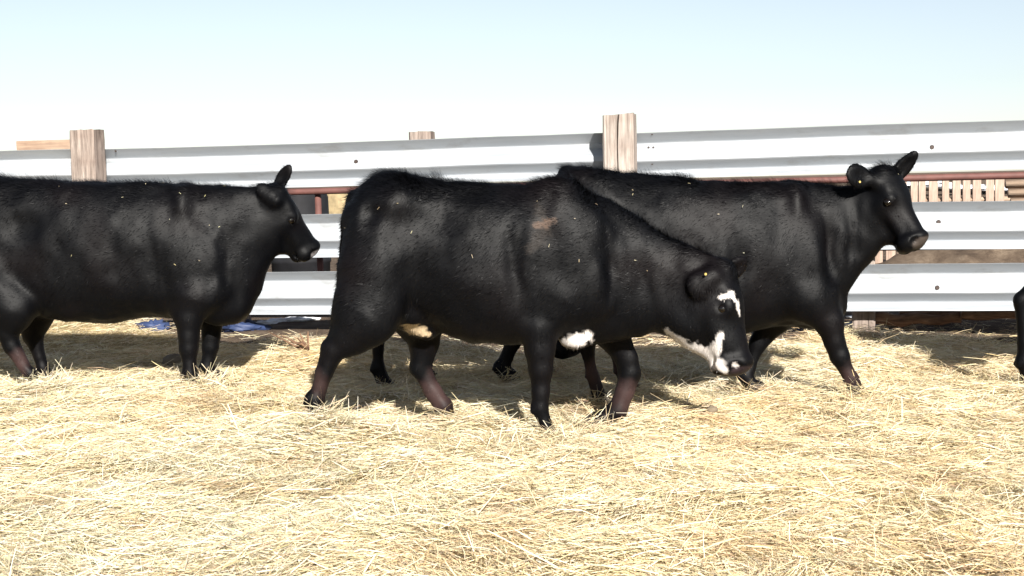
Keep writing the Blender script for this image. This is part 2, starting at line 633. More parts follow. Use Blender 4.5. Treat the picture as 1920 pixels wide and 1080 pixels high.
# line posts standing behind the rails, and the plank nailed along the top behind the left post
for (px, top, w) in ((780, 1.40, .16), (1605, 1.26, .15), (425, 1.28, .15)):
    y = 10.2
    for _ in range(5):
        x = T(px, 300 if px < 1000 else 600, y)[0]; y = fence_y(x, .23)
    link('post', split_post_mesh('post', w, .15, top + .4, px, False), M_POST, FROOT, (fl(x), .23, -.4))
p0 = T(22, 270, 10.62)[0]; p1 = T(150, 270, 10.5)[0]
bd = box_mesh('board', fl(p1) - fl(p0), .04, .085, .004, 5, .003)
link('board', bd, M_HBOARD, FROOT, ((fl(p0) + fl(p1)) / 2, .16, 1.335))


# ------------------------------------------------------------------ things beyond the fence
def tube_mesh(name, pts, r, n=8, wob=0.0, seed=0):
    rr = random.Random(seed)
    V, F = [], []
    for i, p in enumerate(pts):
        p = Vector(p)
        q = Vector(pts[min(i + 1, len(pts) - 1)]) - Vector(pts[max(i - 1, 0)])
        q.normalize()
        a = q.cross(Vector((0, 0, 1)))
        if a.length < .1: a = q.cross(Vector((0, 1, 0)))
        a.normalize(); b = q.cross(a)
        ri = r[i] if isinstance(r, (list, tuple)) else r
        for j in range(n):
            t = 2 * math.pi * j / n
            V.append(p + (a * math.cos(t) + b * math.sin(t)) * ri * (1 + rr.uniform(-wob, wob)))
    for i in range(len(pts) - 1):
        for j in range(n):
            a = i * n + j; c = i * n + (j + 1) % n
            F.append((a, c, c + n, a + n))
    F.append(tuple(range(n - 1, -1, -1))); m = (len(pts) - 1) * n
    F.append(tuple(range(m, m + n)))
    me = bpy.data.meshes.new(name)
    me.from_pydata([tuple(v) for v in V], [], F)
    for p in me.polygons: p.use_smooth = len(p.vertices) == 4
    me.update()
    return me


PROOT = empty('pipe_fence', (0, fence_y(0, 1.35), 0), FANG)
tag(PROOT, 'rust red pipe fence standing just beyond the guardrails', 'fence')
for z in (.985, .47):
    link('rail', tube_mesh('rail', [(-6.4 + i * 1.6, 0, z + .006 * math.sin(i * 2.1)) for i in range(9)], .026), M_PIPE, PROOT)
for x in (-4.0, T(585, 370, 11.2)[0] / math.cos(FANG), 1.1, 5.2):
    link('post', tube_mesh('post', [(x, .056, -.3), (x, .056, 1.0)], .028), M_PIPE, PROOT)

WROOT = empty('picket_windbreak', (0, 0, 0))
tag(WROOT, 'low windbreak of pale upright boards beyond the fence, right of the far calf', 'fence')
for i in range(14):
    px = 1608 + i * 20.5 + random.uniform(-3, 3)
    d = 15.0 - .02 * i
    p = T(px, 350, d)
    link('board', box_mesh('board', random.uniform(.07, .105), .022, random.uniform(.93, 1.0), .004, i, .004), M_BOARD, WROOT, (p[0], d + random.uniform(-.015, .015), 0))
pa, pb = T(1590, 350, 15.06), T(1925, 350, 14.7)
for z in (.30, .72):
    link('stringer', tube_mesh('stringer', [(pa[0], 15.06, z), (pb[0], 14.72, z)], .03, 4), M_HBOARD, WROOT)

for k, (px, py) in enumerate(((1918, 350), (1925, 358), (1915, 366))):
    p = T(px, py, 13.0)
    me = tube_mesh('plank', [(0, 0, 0), (1.6, -.2, 0)], .045, 4, .05, k)
    o = link('stacked_plank', me, M_HBOARD, None, (T(1885 + 5 * k, 350, 13)[0], 13.0, .90 - .085 * k))
    tag(o, ['topmost pale plank of the lumber stack at the right edge', 'middle plank of the lumber stack at the right edge',
            'lowest plank in view of the lumber stack at the right edge'][k], 'plank', 'lumber stack beyond the fence')
LR = box_mesh('lumber_crate', 1.4, .5, .62, .01, 3, .006)
tag(link('lumber_crate', LR, M_LOG, None, (T(1890, 350, 13)[0] + .75, 13.05, 0)), 'dark wooden crate under the lumber stack at the right edge', 'crate')


def lathe(name, prof, n=24):
    V, F = [], []
    for (r, z) in prof:
        for j in range(n):
            t = 2 * math.pi * j / n
            V.append((r * math.cos(t), r * math.sin(t), z))
    for i in range(len(prof) - 1):
        for j in range(n):
            a = i * n + j; c = i * n + (j + 1) % n
            F.append((a, c, c + n, a + n))
    F.append(tuple(range(n - 1, -1, -1))); m = (len(prof) - 1) * n
    F.append(tuple(range(m, m + n)))
    me = bpy.data.meshes.new(name)
    me.from_pydata(V, [], F)
    for p in me.polygons: p.use_smooth = len(p.vertices) == 4
    me.update()
    return me


pd = T(560, 370, 13.2)
dr = lathe('barrel', [(.24, 0), (.27, .03), (.28, .3), (.29, .31), (.29, .34), (.28, .35), (.285, .62), (.295, .63), (.295, .66), (.285, .67),
                      (.28, .92), (.25, 1.0), (.22, 1.01), (.21, .99)])
tag(link('plastic_barrel', dr, M_BLACKPL, None, (pd[0], 13.2, 0)), 'black plastic barrel beyond the fence behind the left calf head', 'barrel')

for k, (px, d) in enumerate(((645, 34.0), (560, 36.0))):
    me = lathe('bale', [(.40, 0), (.5, .03), (.55, .1), (.56, .5), (.55, .78), (.5, .86), (.3, .88), (.1, .885)], 28)
    for v in me.vertices:
        v.co += Vector((random.uniform(-.02, .02),) * 3)
    tag(link('straw_bale', me, M_BALE, None, (T(px, 370, d)[0], d, 0)),
        ['round straw bale seen between the rails left of the middle calf rump', 'round straw bale far off, mostly hidden by the left calf head'][k], 'bale', 'far straw bales')

# logs on the ground beyond the fence
for k, (pa, pb, py, r, off) in enumerate(((1640, 1800, 604, .045, .30), (1690, 1905, 596, .05, .42), (1800, 2010, 606, .055, .28), (1720, 1960, 590, .04, .62))):
    d = fence_y(T(1780, 600, 9.2)[0], off)
    a, b = T(pa, py, d), T(pb, py, d)
    n = 9
    pts = [(a[0] + (b[0] - a[0]) * i / n, fence_y(a[0] + (b[0] - a[0]) * i / n, off), r * .7 + .012 * math.sin(i * 1.7 + k) + .02 * k) for i in range(n + 1)]
    c = Vector(pts[0])
    me = tube_mesh('log', [tuple(Vector(q) - c) for q in pts], [r * (1 - .25 * i / n) for i in range(n + 1)], 9, .14, k)
    tag(link('log', me, M_LOG, None, c), ['thin brown log lying nearest the timber post foot under the right guardrail',
        'middle brown log lying under the right guardrail', 'thick brown log at the right edge under the guardrail',
        'thinnest brown log, farthest back under the right guardrail'][k], 'log', 'logs beyond the fence')


def lump(name, rx, ry, rz, seed, nu=22, nv=12, amp=.25, freq=3.0):
    V, F = [], []
    for i in range(nv + 1):
        th = math.pi * i / nv
        for j in range(nu):
            ph = 2 * math.pi * j / nu
            V.append((math.sin(th) * math.cos(ph), math.sin(th) * math.sin(ph), math.cos(th)))
    V = np.array(V)
    s = 1 + amp * vnoise(V[:, 0] * freq + 5 * seed, V[:, 1] * freq, V[:, 2] * freq, seed) + amp * .5 * vnoise(V[:, 0] * freq * 2.5, V[:, 1] * freq * 2.5, V[:, 2] * freq * 2.5, seed + 1)
    V = V * s[:, None] * np.array([rx, ry, rz])
    for i in range(nv):
        for j in range(nu):
            a = i * nu + j; c = i * nu + (j + 1) % nu
            F.append((a, a + nu, c + nu, c))
    me = mesh_np(name, V, np.array(F))
    return me


def on_ground(px, py, d0=9.0):
    d = d0
    for _ in range(30):
        p = T(px, py, d)
        gz = float(ground_z(np.array([p[0]]), np.array([d]))[0])
        d = max(4.0, min(60.0, d + (p[2] - gz) * 3.0))
    return p


for k, (px, py, sx, lab) in enumerate(((455, 618, .16, 'crumpled blue tarp on the dirt under the left calf chest'),
                                       (287, 617, .10, 'small crumpled blue tarp scrap seen under the left calf belly'),
                                       (1475, 622, .22, 'crumpled dark blue tarp under the right calf chest'),
                                       (770, 622, .10, 'blue tarp scrap seen between the middle calf hind legs'))):
    p = on_ground(px, py)
    tag(link('tarp', lump('tarp', sx, sx * .7, .05, 60 + k, amp=.5, freq=4), M_TARP, None, (p[0], p[1], p[2] + .01)), lab, 'tarp', 'blue tarp scraps by the fence')

SN = []
for k, (px, py, sx) in enumerate(((1640, 597, .12), (1665, 604, .10), (560, 601, .09), (500, 607, .07), (520, 603, .06), (1480, 606, .10), (1610, 612, .08), (350, 612, .08),
                                  (640, 378, 2.0), (1760, 352, 1.6), (1850, 356, 1.5), (1700, 347, 1.6))):
    p = on_ground(px, py, 10 if sx < 1 else 30)
    me = lump('snow', sx * 1.5, sx, .025 if sx < 1 else .12, 80 + k, 16, 8, .4)
    o = link('snow_patch', me, M_SNOW, None, (p[0], p[1], p[2] + .004))
    tag(o, kind='stuff')
    o['label'] = 'patch of old snow left on the dirt beyond the fence'; o['category'] = 'snow'; o['group'] = 'old snow patches beyond the fence'

for k, (px, py, sx, lab) in enumerate(((1290, 772, .020, 'dung clod on the straw, nearest the middle calf front hoof'),
                                       (1312, 776, .015, 'smallest dung clod, between its two neighbours on the straw'),
                                       (1335, 780, .022, 'dung clod on the straw, farthest right of the three'),
                                       (326, 690, .055, 'grey dirt clod beside the left calf front leg'))):
    p = on_ground(px, py, 6.3)
    tag(link('dirt_clod', lump('dirt_clod', sx * 1.2, sx, sx * .8, 90 + k, 14, 9, .3), M_CLOD, None, (p[0], p[1], p[2] + sx * .35 + .02)), lab, 'clod', 'clods on the straw')


# ------------------------------------------------------------------ calves: one continuous skin each, grown from an implicit body
H = 0.009      # voxel


def smin(a, b, k):
    h = np.clip(0.5 + 0.5 * (b - a) / k, 0, 1)
    return b * (1 - h) + a * h - k * h * (1 - h)


class Field:
    def __init__(self, lo, hi, h=H):
        self.lo = np.array(lo, float); self.h = h
        self.n = np.ceil((np.array(hi) - self.lo) / h).astype(int) + 1
        self.F = np.full(self.n, 1.0, dtype=np.float32)
        self.ax = [self.lo[i] + h * np.arange(self.n[i]) for i in range(3)]

    def sub(self, mn, mx):
        i0 = np.maximum(np.floor((mn - self.lo) / self.h).astype(int), 0)
        i1 = np.minimum(np.ceil((mx - self.lo) / self.h).astype(int) + 1, self.n)
        if np.any(i1 <= i0): return None
        s = tuple(slice(a, b) for a, b in zip(i0, i1))
        g = np.meshgrid(*[self.ax[i][s[i]] for i in range(3)], indexing='ij')
        return s, g

    def put(self, s, d, k, cut=False):
        if cut:
            self.F[s] = -smin(-self.F[s], d, k)
        else:
            self.F[s] = smin(self.F[s], d, k)

    def cone(self, a, b, ra, rb, k=.03, sy=1.0, cut=False):
        a = np.array(a, float); b = np.array(b, float)
        pad = max(ra, rb) + k + 3 * self.h
        q = self.sub(np.minimum(a, b) - pad, np.maximum(a, b) + pad)
        if q is None: return
        s, (X, Y, Z) = q
        ab = b - a; L2 = max(ab @ ab, 1e-9)
        px, py, pz = X - a[0], Y - a[1], Z - a[2]
        t = np.clip((px * ab[0] + py * ab[1] + pz * ab[2]) / L2, 0, 1)
        d = np.sqrt((px - t * ab[0]) ** 2 + ((py - t * ab[1]) / sy) ** 2 + (pz - t * ab[2]) ** 2) - (ra + (rb - ra) * t)
        self.put(s, d * (sy if sy < 1 else 1), k, cut)

    def ell(self, c, axes, rad, k=.03, cut=False):
        """axes: 3 unit vectors (rows)"""
        c = np.array(c, float); A = np.array(axes, float); rad = np.array(rad, float)
        ext = np.sqrt(((A * rad[:, None]) ** 2).sum(0)) + k + 3 * self.h
        q = self.sub(c - ext, c + ext)
        if q is None: return
        s, (X, Y, Z) = q
        px, py, pz = X - c[0], Y - c[1], Z - c[2]
        k0 = 0; k1 = 0
        for i in range(3):
            u = (px * A[i, 0] + py * A[i, 1] + pz * A[i, 2])
            k0 = k0 + (u / rad[i]) ** 2; k1 = k1 + (u / rad[i] ** 2) ** 2
        k0 = np.sqrt(k0); k1 = np.sqrt(k1) + 1e-9
        self.put(s, k0 * (k0 - 1) / k1, k, cut)

    def loft(self, xs, zt, zb, w, yc, p=2.75, narrow=.22, k=.03):
        xs = np.array(xs)
        X = self.ax[0]

        def itp(v):
            v = np.array(v, float)
            m = np.gradient(v, xs)
            i = np.clip(np.searchsorted(xs, X) - 1, 0, len(xs) - 2)
            hh = xs[i + 1] - xs[i]
            t = np.clip((X - xs[i]) / hh, 0, 1)
            return ((2 * t ** 3 - 3 * t ** 2 + 1) * v[i] + (t ** 3 - 2 * t ** 2 + t) * hh * m[i]
                    + (-2 * t ** 3 + 3 * t ** 2) * v[i + 1] + (t ** 3 - t ** 2) * hh * m[i + 1])
        zt_, zb_, w_, yc_ = itp(zt), itp(zb), itp(w), itp(yc)
        zc = (.5 * (zt_ + zb_))[:, None, None]; hz = (.5 * (zt_ - zb_))[:, None, None]
        w_ = w_[:, None, None]; yc_ = yc_[:, None, None]
        Y = self.ax[1][None, :, None]; Z = self.ax[2][None, None, :]
        u = (Z - zc) / hz
        we = w_ * (1 - narrow * np.clip(u, 0, 1) ** 2 - .12 * np.clip(-u, 0, 1) ** 2)
        rho = (np.abs(u) ** p + np.abs((Y - yc_) / we) ** p) ** (1 / p)
        d = (rho - 1) * np.minimum(hz, w_) * .95
        ox = np.maximum(np.maximum(xs[0] - X, X - xs[-1]), 0)[:, None, None]
        d = np.where(ox > 0, np.sqrt(np.maximum(d, 0) ** 2 + ox ** 2) + np.minimum(d, 0) * 0, d)
        self.F = smin(self.F, d.astype(np.float32), k)

    def mesh(self):
        F = self.F; n = self.n
        ins = F < 0
        cnt = np.zeros(tuple(n - 1), dtype=np.int8)
        for dx in (0, 1):
            for dy in (0, 1):
                for dz in (0, 1):
                    cnt += ins[dx:n[0] - 1 + dx, dy:n[1] - 1 + dy, dz:n[2] - 1 + dz]
        act = np.argwhere((cnt > 0) & (cnt < 8))
        pos = np.zeros((len(act), 3)); num = np.zeros(len(act))
        cor = [(a, b, c) for a in (0, 1) for b in (0, 1) for c in (0, 1)]
        for i, p in enumerate(cor):
            for q in cor[i + 1:]:
                if sum(abs(p[k] - q[k]) for k in range(3)) != 1: continue
                fa = F[act[:, 0] + p[0], act[:, 1] + p[1], act[:, 2] + p[2]].astype(float)
                fb = F[act[:, 0] + q[0], act[:, 1] + q[1], act[:, 2] + q[2]].astype(float)
                m = (fa < 0) != (fb < 0)
                t = np.where(m, fa / np.where(m, fa - fb, 1), 0)
                pos[m] += (np.array(p) + t[:, None] * (np.array(q) - np.array(p)))[m]
                num[m] += 1
        V = self.lo + (act + pos / num[:, None]) * self.h
        ind = np.full(tuple(n - 1), -1, dtype=np.int32)
        ind[act[:, 0], act[:, 1], act[:, 2]] = np.arange(len(act))
        Q = []
        for ax in range(3):
            o1, o2 = [(1, 2), (2, 0), (0, 1)][ax]
            sl0 = [slice(None)] * 3; sl1 = [slice(None)] * 3
            sl0[ax] = slice(0, n[ax] - 1); sl1[ax] = slice(1, n[ax])
            e = np.argwhere(ins[tuple(sl0)] != ins[tuple(sl1)])
            e = e[(e[:, o1] > 0) & (e[:, o2] > 0) & (e[:, o1] < n[o1] - 1) & (e[:, o2] < n[o2] - 1)]
            flip = ins[e[:, 0], e[:, 1], e[:, 2]]

            def cell(d1, d2):
                c = e.copy(); c[:, o1] += d1; c[:, o2] += d2
                return ind[c[:, 0], c[:, 1], c[:, 2]]
            q = np.stack([cell(-1, -1), cell(0, -1), cell(0, 0), cell(-1, 0)], 1)
            q[~flip] = q[~flip][:, ::-1]
            Q.append(q)
        Q = np.concatenate(Q)
        # keep the main connected skin only; relax once to hide the voxel steps
        Q = Q[(Q >= 0).all(1)]
        for _ in range(2):
            acc = np.zeros_like(V); c = np.zeros(len(V))
            for a in range(4):
                b = (a + 1) % 4
                np.add.at(acc, Q[:, a], V[Q[:, b]]); np.add.at(c, Q[:, a], 1)
                np.add.at(acc, Q[:, b], V[Q[:, a]]); np.add.at(c, Q[:, b], 1)
            V = V * .5 + .5 * acc / np.maximum(c, 1)[:, None]
        return V, Q


def unit(v):
    v = np.array(v, float)
    return v / np.linalg.norm(v)


BLACK = np.array([.0010, .0011, .0017])
WHITE = np.array([.50, .465, .44])
TAN = np.array([.40, .31, .20])
LEGRED = np.array([.034, .020, .019])
HOOF = np.array([.060, .052, .046])
NOSE = np.array([.030, .027, .026])


class Head:
    """frame: a from poll to nose, b out of the face, c across"""
    def __init__(self, poll, nose, f0, deep=1.0, wide=1.0):
        self.k = np.array([1.0, deep, wide])
        self.o = np.array(poll)
        self.ears = []
        d = np.array(nose) - self.o
        self.s = np.linalg.norm(d)
        self.u = d / self.s
        f0 = np.array(f0, float)
        self.f = unit(f0 - (f0 @ self.u) * self.u)
        self.l = np.cross(self.u, self.f)
        if self.l[1] > 0: self.l = -self.l       # +c is the side towards the photographer
        self.A = np.array([self.u, self.f, self.l])

    def p(self, a, b, c):
        return self.o + self.s * (a * self.u + b * self.k[1] * self.f + c * self.k[2] * self.l)

    def loc(self, P):
        return ((P - self.o) @ self.A.T) / self.s / self.k

    def build(self, fd):
        s = self.s
        kr = math.sqrt(self.k[1] * self.k[2])
        e = lambda c, r, k=.03, cut=False: fd.ell(self.p(*c), self.A, np.array(r) * s * self.k, k * s / .44, cut)
        cn = lambda a, b, ra, rb, k=.03, cut=False: fd.cone(self.p(*a), self.p(*b), ra * s * kr, rb * s * kr, k * s / .44, 1.0, cut)
        cn((.10, -.17, 0), (.36, -.20, 0), .17, .20)                      # skull
        cn((.04, -.085, -.08), (.04, -.085, .08), .085, .085, .04)         # poll
        e((.27, -.10, 0), (.22, .10, .215), .04)                           # forehead plate
        for c in (-1, 1):
            e((.385, -.13, .185 * c), (.085, .085, .062), .02)             # orbit
            e((.37, -.35, .11 * c), (.23, .20, .115), .04)                 # cheek
            cn((.42, -.20, .15 * c), (.74, -.19, .095 * c), .07, .07, .04)  # cheekbone ridge
        cn((.30, -.18, 0), (.86, -.135, 0), .18, .125, .03)                # nose bridge
        cn((.40, -.40, 0), (.88, -.235, 0), .12, .070, .05)                 # lower jaw
        e((.915, -.15, 0), (.095, .145, .165), .025)                       # muzzle
        for c in (-1, 1):
            e((.90, -.195, .10 * c), (.11, .09, .085), .025)                # upper lip
        e((.905, -.275, 0), (.085, .055, .10), .02)                        # chin
        for c in (-1, 1):
            e((.965, -.10, .140 * c), (.045, .040, .042), .005, True)      # nostril
            cn((1.0, -.245, .05 * c), (.76, -.275, .16 * c), .014, .012, .006, True)  # mouth
            e((.405, -.125, .258 * c), (.045, .030, .035), .006, True)     # eye socket

    def ear(self, fd, c, tip, face, width=.048, thick=.020):
        b = self.p(.085, -.15, .19 * c)
        d = np.array(tip) - b
        L = np.linalg.norm(d); d = d / L
        self.ears.append((b, np.array(tip)))
        n = np.array(face, float); n = unit(n - (n @ d) * d)
        sd = np.cross(d, n)
        A = np.array([d, sd, n])
        fd.cone(b, b + d * L * .3, .032, .026, .03)
        fd.ell(b + d * L * .56, A, (L * .46, width, thick), .02)
        fd.ell(b + d * L * .60 + n * thick * 1.45, A, (L * .34, width * .68, thick), .008, True)


FEET = []


def build_calf(spec):
    d = spec['d']
    P = lambda q: T(q[0], q[1], d, q[2] if len(q) > 2 else 0.0)
    tor = spec['torso']
    xs, zt, zb, w, yc = [], [], [], [], []
    for q in tor:
        lat = q[4] if len(q) > 4 else 0.0
        a, b = T(q[0], q[1], d, lat), T(q[0], q[2], d, lat)
        xs.append(.5 * (a[0] + b[0])); zt.append(a[2]); zb.append(b[2]); w.append(q[3] * .92); yc.append(d + lat)
    hd = None
    hs = spec['head']
    hd = Head(P(hs['poll']), P(hs['nose']), hs['f'], hs.get('deep', 1.2), hs.get('wide', 1.1))
    pts = [hd.p(1.05, 0, 0), hd.p(.4, -.5, 0)] + [P(e[0]) for e in hs['ears']]
    for leg in spec['legs']:
        pts += [P(q) for q in leg[:-1]]
    lo = np.array([min(min(xs), *[q[0] for q in pts]) - .16, d - .46, -.04])
    hi = np.array([max(max(xs), *[q[0] for q in pts]) + .16, d + .40, max(max(zt), *[q[2] for q in pts]) + .12])
    fd = Field(lo, hi, spec.get('h', H))
    fd.loft(xs, zt, zb, w, yc)
    for (c, rad, k) in spec.get('masses', []):
        fd.ell(P(c), np.eye(3), rad, k)
    for (c, rad, k) in spec.get('hollows', []):
        fd.ell(P(c), np.eye(3), rad, k, True)
    hooves = []
    for leg in spec['legs']:
        slim = lambda r: r * (.83 if r < .066 else .90 if r < .09 else 1.0)
        ch = [(P(q), slim(q[3])) for q in leg[:-1]]
        fx, fdir = leg[-1]                       # hoof: heading in x, pitch
        for (a, ra), (b, rb) in zip(ch[:-1], ch[1:]):
            big = max(ra, rb)
            fd.cone(a, b, ra, rb, .05 if big > .085 else .014, .80 if big > .085 else (.86 if big > .05 else .95))
        e, re = ch[-1]
        # fetlock, pastern and cloven hoof
        if fdir == 0:
            g = float(ground_z(np.array([e[0]]), np.array([e[1]]), False)[0])
            toe = np.array([e[0] + fx * .030, e[1], g + .035])
            if e[2] - toe[2] < .05: e = np.array([e[0], e[1], toe[2] + .07])
            fd.ell(e + np.array([-fx * .006, 0, .012]), np.eye(3), (.038, .034, .034), .012)
            fd.cone(e, toe, .034, .036, .012)
            for sy in (-1, 1):
                fd.ell(e + np.array([-fx * .036, sy * .016, -.004]), np.eye(3), (.012, .011, .016), .006)
            for sy in (-1, 1):
                t2 = toe + np.array([fx * .016, sy * .023, -.006])
                fd.ell(t2, np.eye(3), (.054, .022, .042), .006)
            hooves.append((toe + np.array([fx * .03, 0, -.012]), .062))
        else:
            toe = e + np.array([fx * .10, 0, -.05])
            fd.cone(e, toe, .034, .032, .012)
            for sy in (-1, 1):
                fd.cone(toe + np.array([0, sy * .02, 0]), toe + np.array([fx * .055, sy * .022, -.012]), .036, .026, .006)
            hooves.append((toe + np.array([fx * .045, 0, -.01]), .062))
    for chain in spec.get('tails', []):
        ch = [(P(q), q[3]) for q in chain]
        for (a, ra), (b, rb) in zip(ch[:-1], ch[1:]):
            fd.cone(a, b, ra, rb, .018)
    for (a, b, ra, rb, k) in spec.get('cones', []):
        fd.cone(P(a), P(b), ra, rb, k)
    hd.build(fd)
    for (tip, face), c in zip(hs['ears'], (1, -1)):
        fd.ear = None
        hd.ear(fd, c, P(tip), face, hs.get('earw', .05) if c > 0 else hs.get('earw2', hs.get('earw', .05)))
    # coat thickness varies a little over the body
    s, (X, Y, Z) = fd.sub(lo, hi)
    near = np.abs(fd.F) < .05
    fd.F[near] += (.009 * vnoise(X[near] * 5, Y[near] * 5, Z[near] * 5, 70) + .006 * vnoise(X[near] * 11, Y[near] * 11, Z[near] * 8, 71) + .0028 * vnoise(X[near] * 22, Y[near] * 26, Z[near] * 15, 72)).astype(np.float32)
    V, Q = fd.mesh()
    # colour of the coat itself
    C = np.tile(BLACK, (len(V), 1))
    nz = vnoise(V[:, 0] * 35, V[:, 1] * 35, V[:, 2] * 35, 5)
    nz2 = vnoise(V[:, 0] * 6, V[:, 1] * 6, V[:, 2] * 6, 6)
    C *= (1 + .25 * nz2)[:, None]
    C += (np.array([.0014, .0004, .0]) * np.clip(nz2, 0, 1)[:, None])

    def paint(mask, col):
        m = np.clip(mask, 0, 1)[:, None]
        C[:] = C * (1 - m) + np.array(col) * m
    for (c, rad, col) in spec.get('paint', []):
        q = (V - P(c)) / np.array(rad)
        paint((1 - np.sqrt((q ** 2).sum(1)) + .16 * nz) * (1.6 if np.max(col) < .1 else 4), col)
    nz4 = vnoise(V[:, 0] * 75, V[:, 1] * 75, V[:, 2] * 75, 8)
    for (path, col, ymax) in spec.get('marks', []):
        best = np.full(len(V), 9.0)
        pp = [(P(q)[[0, 2]], q[3]) for q in path]
        W2 = V[:, [0, 2]]
        for (a, ra), (b, rb) in zip(pp[:-1], pp[1:]):
            ab = b - a
            t = np.clip(((W2 - a) @ ab) / max(ab @ ab, 1e-9), 0, 1)
            dd = np.linalg.norm(W2 - a - t[:, None] * ab, axis=1) / (ra + (rb - ra) * t)
            best = np.minimum(best, dd)
        paint(np.where((V[:, 1] < d + ymax) & (V[:, 1] > d - (.09 if col is TAN else 1)), (1 - best + .32 * nz + .45 * nz4) * 2.4, 0), col)
    hl = hd.loc(V)
    for (c, rad, col) in hs.get('paint', []):
        q = (hl - np.array(c)) / np.array(rad)
        paint((1 - np.sqrt((q ** 2).sum(1)) + .16 * nz) * 4, col)
    q = (hl - np.array([.985, -.10, 0])) / np.array([.06, .10, .16])
    paint((1 - np.sqrt((q ** 2).sum(1)) + .1 * nz) * 5, hs.get('nose_col', NOSE))
    for c_ in (-1, 1):  # shade inside each nostril hollow painted in as near-black
        q = (hl - np.array([.965, -.10, .135 * c_])) / np.array([.040, .034, .045])
        paint((1 - np.sqrt((q ** 2).sum(1))) * 6, (.002, .002, .002))
    for (c, r) in hooves:
        q = np.linalg.norm((V - c) * np.array([.8, 1, 1.2]), axis=1)
        paint((1 - q / r) * 8, HOOF)
    FEET.extend([tuple(c) for c, r in hooves])
    base = np.array([np.mean([xs[0], xs[-1]]), d, 0.0])
    me = mesh_np('calf', V - base, Q)
    add_color(me, np.clip(C, 0, 1))
    o = link('calf', me, M_HIDE, None, base)
    tag(o, spec['label'], 'calf', 'black calves in the pen')
    # eyes
    for c in spec.get('eyes', (1, -1)):
        em = lump('eye', .021, .021, .021, 1, 16, 10, 0.0)
        ey = link('eye', em, M_EYE, o, hd.p(.405, -.125, .208 * c) - base)
    if 'tag_at' in hs:
        a = P(hs['tag_at'])
        tg = link('ear_tag', disc_mesh('ear_tag', .006, .004, 10), None, o, a - base)
        tg.data = tg.data.copy(); tg.data.materials[0] = M_TAG
    # coat of hair
    nh = spec.get('hair', 50000)
    tri = V[Q]
    e1, e2 = tri[:, 2] - tri[:, 0], tri[:, 3] - tri[:, 1]
    nn = np.cross(e1, e2); ar = np.linalg.norm(nn, axis=1) + 1e-12
    nn = nn / ar[:, None]
    ctr = tri.mean(1)
    hlc = hd.loc(ctr)
    on_head = (hlc[:, 0] > .14) & (hlc[:, 0] < 1.1) & (np.abs(hlc[:, 1] + .22) < .38) & (np.abs(hlc[:, 2]) < .34)
    face_bare = on_head & (hlc[:, 0] > .86)
    foot = ctr[:, 2] < .09
    # the winter coat stands thicker along the top line
    top = np.clip((nn[:, 2] - .35) * 1.8, 0, 1) * (~on_head) * (ctr[:, 2] > .7)
    wgt = ar * np.where(face_bare | foot, 0.12, 1.0) * (1 + 1.5 * top)
    pick = RNG.choice(len(Q), nh, p=wgt / wgt.sum())
    uv = RNG.random((nh, 2, 1))
    tq = tri[pick]
    B = (tq[:, 0] * (1 - uv[:, 0]) + tq[:, 1] * uv[:, 0]) * (1 - uv[:, 1]) + (tq[:, 3] * (1 - uv[:, 0]) + tq[:, 2] * uv[:, 0]) * uv[:, 1]
    Nn = nn[pick]
    n0 = vnoise(B[:, 0] * 7, B[:, 1] * 7, B[:, 2] * 7, 91)
    n1 = vnoise(B[:, 0] * 7, B[:, 1] * 7, B[:, 2] * 7, 92)
    flow = np.stack([-1 + 0 * n0, 0 * n0, -.55 + 0 * n0], 1)
    flow[:, 2] += .9 * n0; flow[:, 0] += .5 * n1
    oh = on_head[pick]
    flow[oh] = hd.u * 1.0
    low = (B[:, 2] < .45) & ~oh
    flow[low] = np.array([-.1, 0, -1])
    flow -= (flow * Nn).sum(1)[:, None] * Nn
    flow /= np.linalg.norm(flow, axis=1)[:, None] + 1e-6
    lift = .30 + .45 * top[pick] + RNG.normal(0, .14, nh)
    D = flow + Nn * lift[:, None] + RNG.normal(0, .22, (nh, 3))
    D /= np.linalg.norm(D, axis=1)[:, None]
    clump = 1 + .45 * vnoise(B[:, 0] * 30, B[:, 1] * 30, B[:, 2] * 30, 93)
    Lh = RNG.uniform(.014, .030, nh) * np.where(oh | low, .6, 1.0) * (1 + 1.1 * top[pick] * np.clip(.6 + 1.2 * n1, 0, 1.6)) * clump
    for (ea, eb) in hd.ears:
        t_ = np.clip(((B - ea) @ (eb - ea)) / ((eb - ea) @ (eb - ea)), 0, 1)
        de = np.linalg.norm(B - ea - t_[:, None] * (eb - ea), axis=1)
        m_ = (de < .06) & (t_ > .2)
        Lh[m_] = RNG.uniform(.014, .034, m_.sum())
    poll = np.linalg.norm(hlc[pick] - np.array([.0, -.02, 0]), axis=1) < .17
    Lh[poll] = RNG.uniform(.025, .06, poll.sum())
    sd = np.cross(D, Nn); sd /= np.linalg.norm(sd, axis=1)[:, None] + 1e-6
    wd = RNG.uniform(.0009, .0018, nh)[:, None]
    B = B - Nn * .002
    HV = np.stack([B - sd * wd, B + sd * wd, B + D * Lh[:, None]], 1).reshape(-1, 3)
    HF = np.arange(3 * nh).reshape(-1, 3)
    cm = mesh_np('coat', HV - base, HF)
    hc = C[Q[pick, 0]] * RNG.uniform(.9, 1.8, (nh, 1))
    # sun-bleached tips
    tips = np.clip(hc * 1.25 + np.array([.0014, .0013, .0014]), 0, 1)
    cc = np.stack([hc, hc, tips], 1).reshape(-1, 3)
    add_color(cm, np.clip(cc, 0, 1))
    hn = Nn + RNG.normal(0, .16, (nh, 3)) + D * .12
    hn /= np.linalg.norm(hn, axis=1)[:, None]
    cm.normals_split_custom_set_from_vertices(np.repeat(hn, 3, 0).tolist())
    link('coat', cm, M_COAT, o)
    nf = spec.get('flecks', 0)
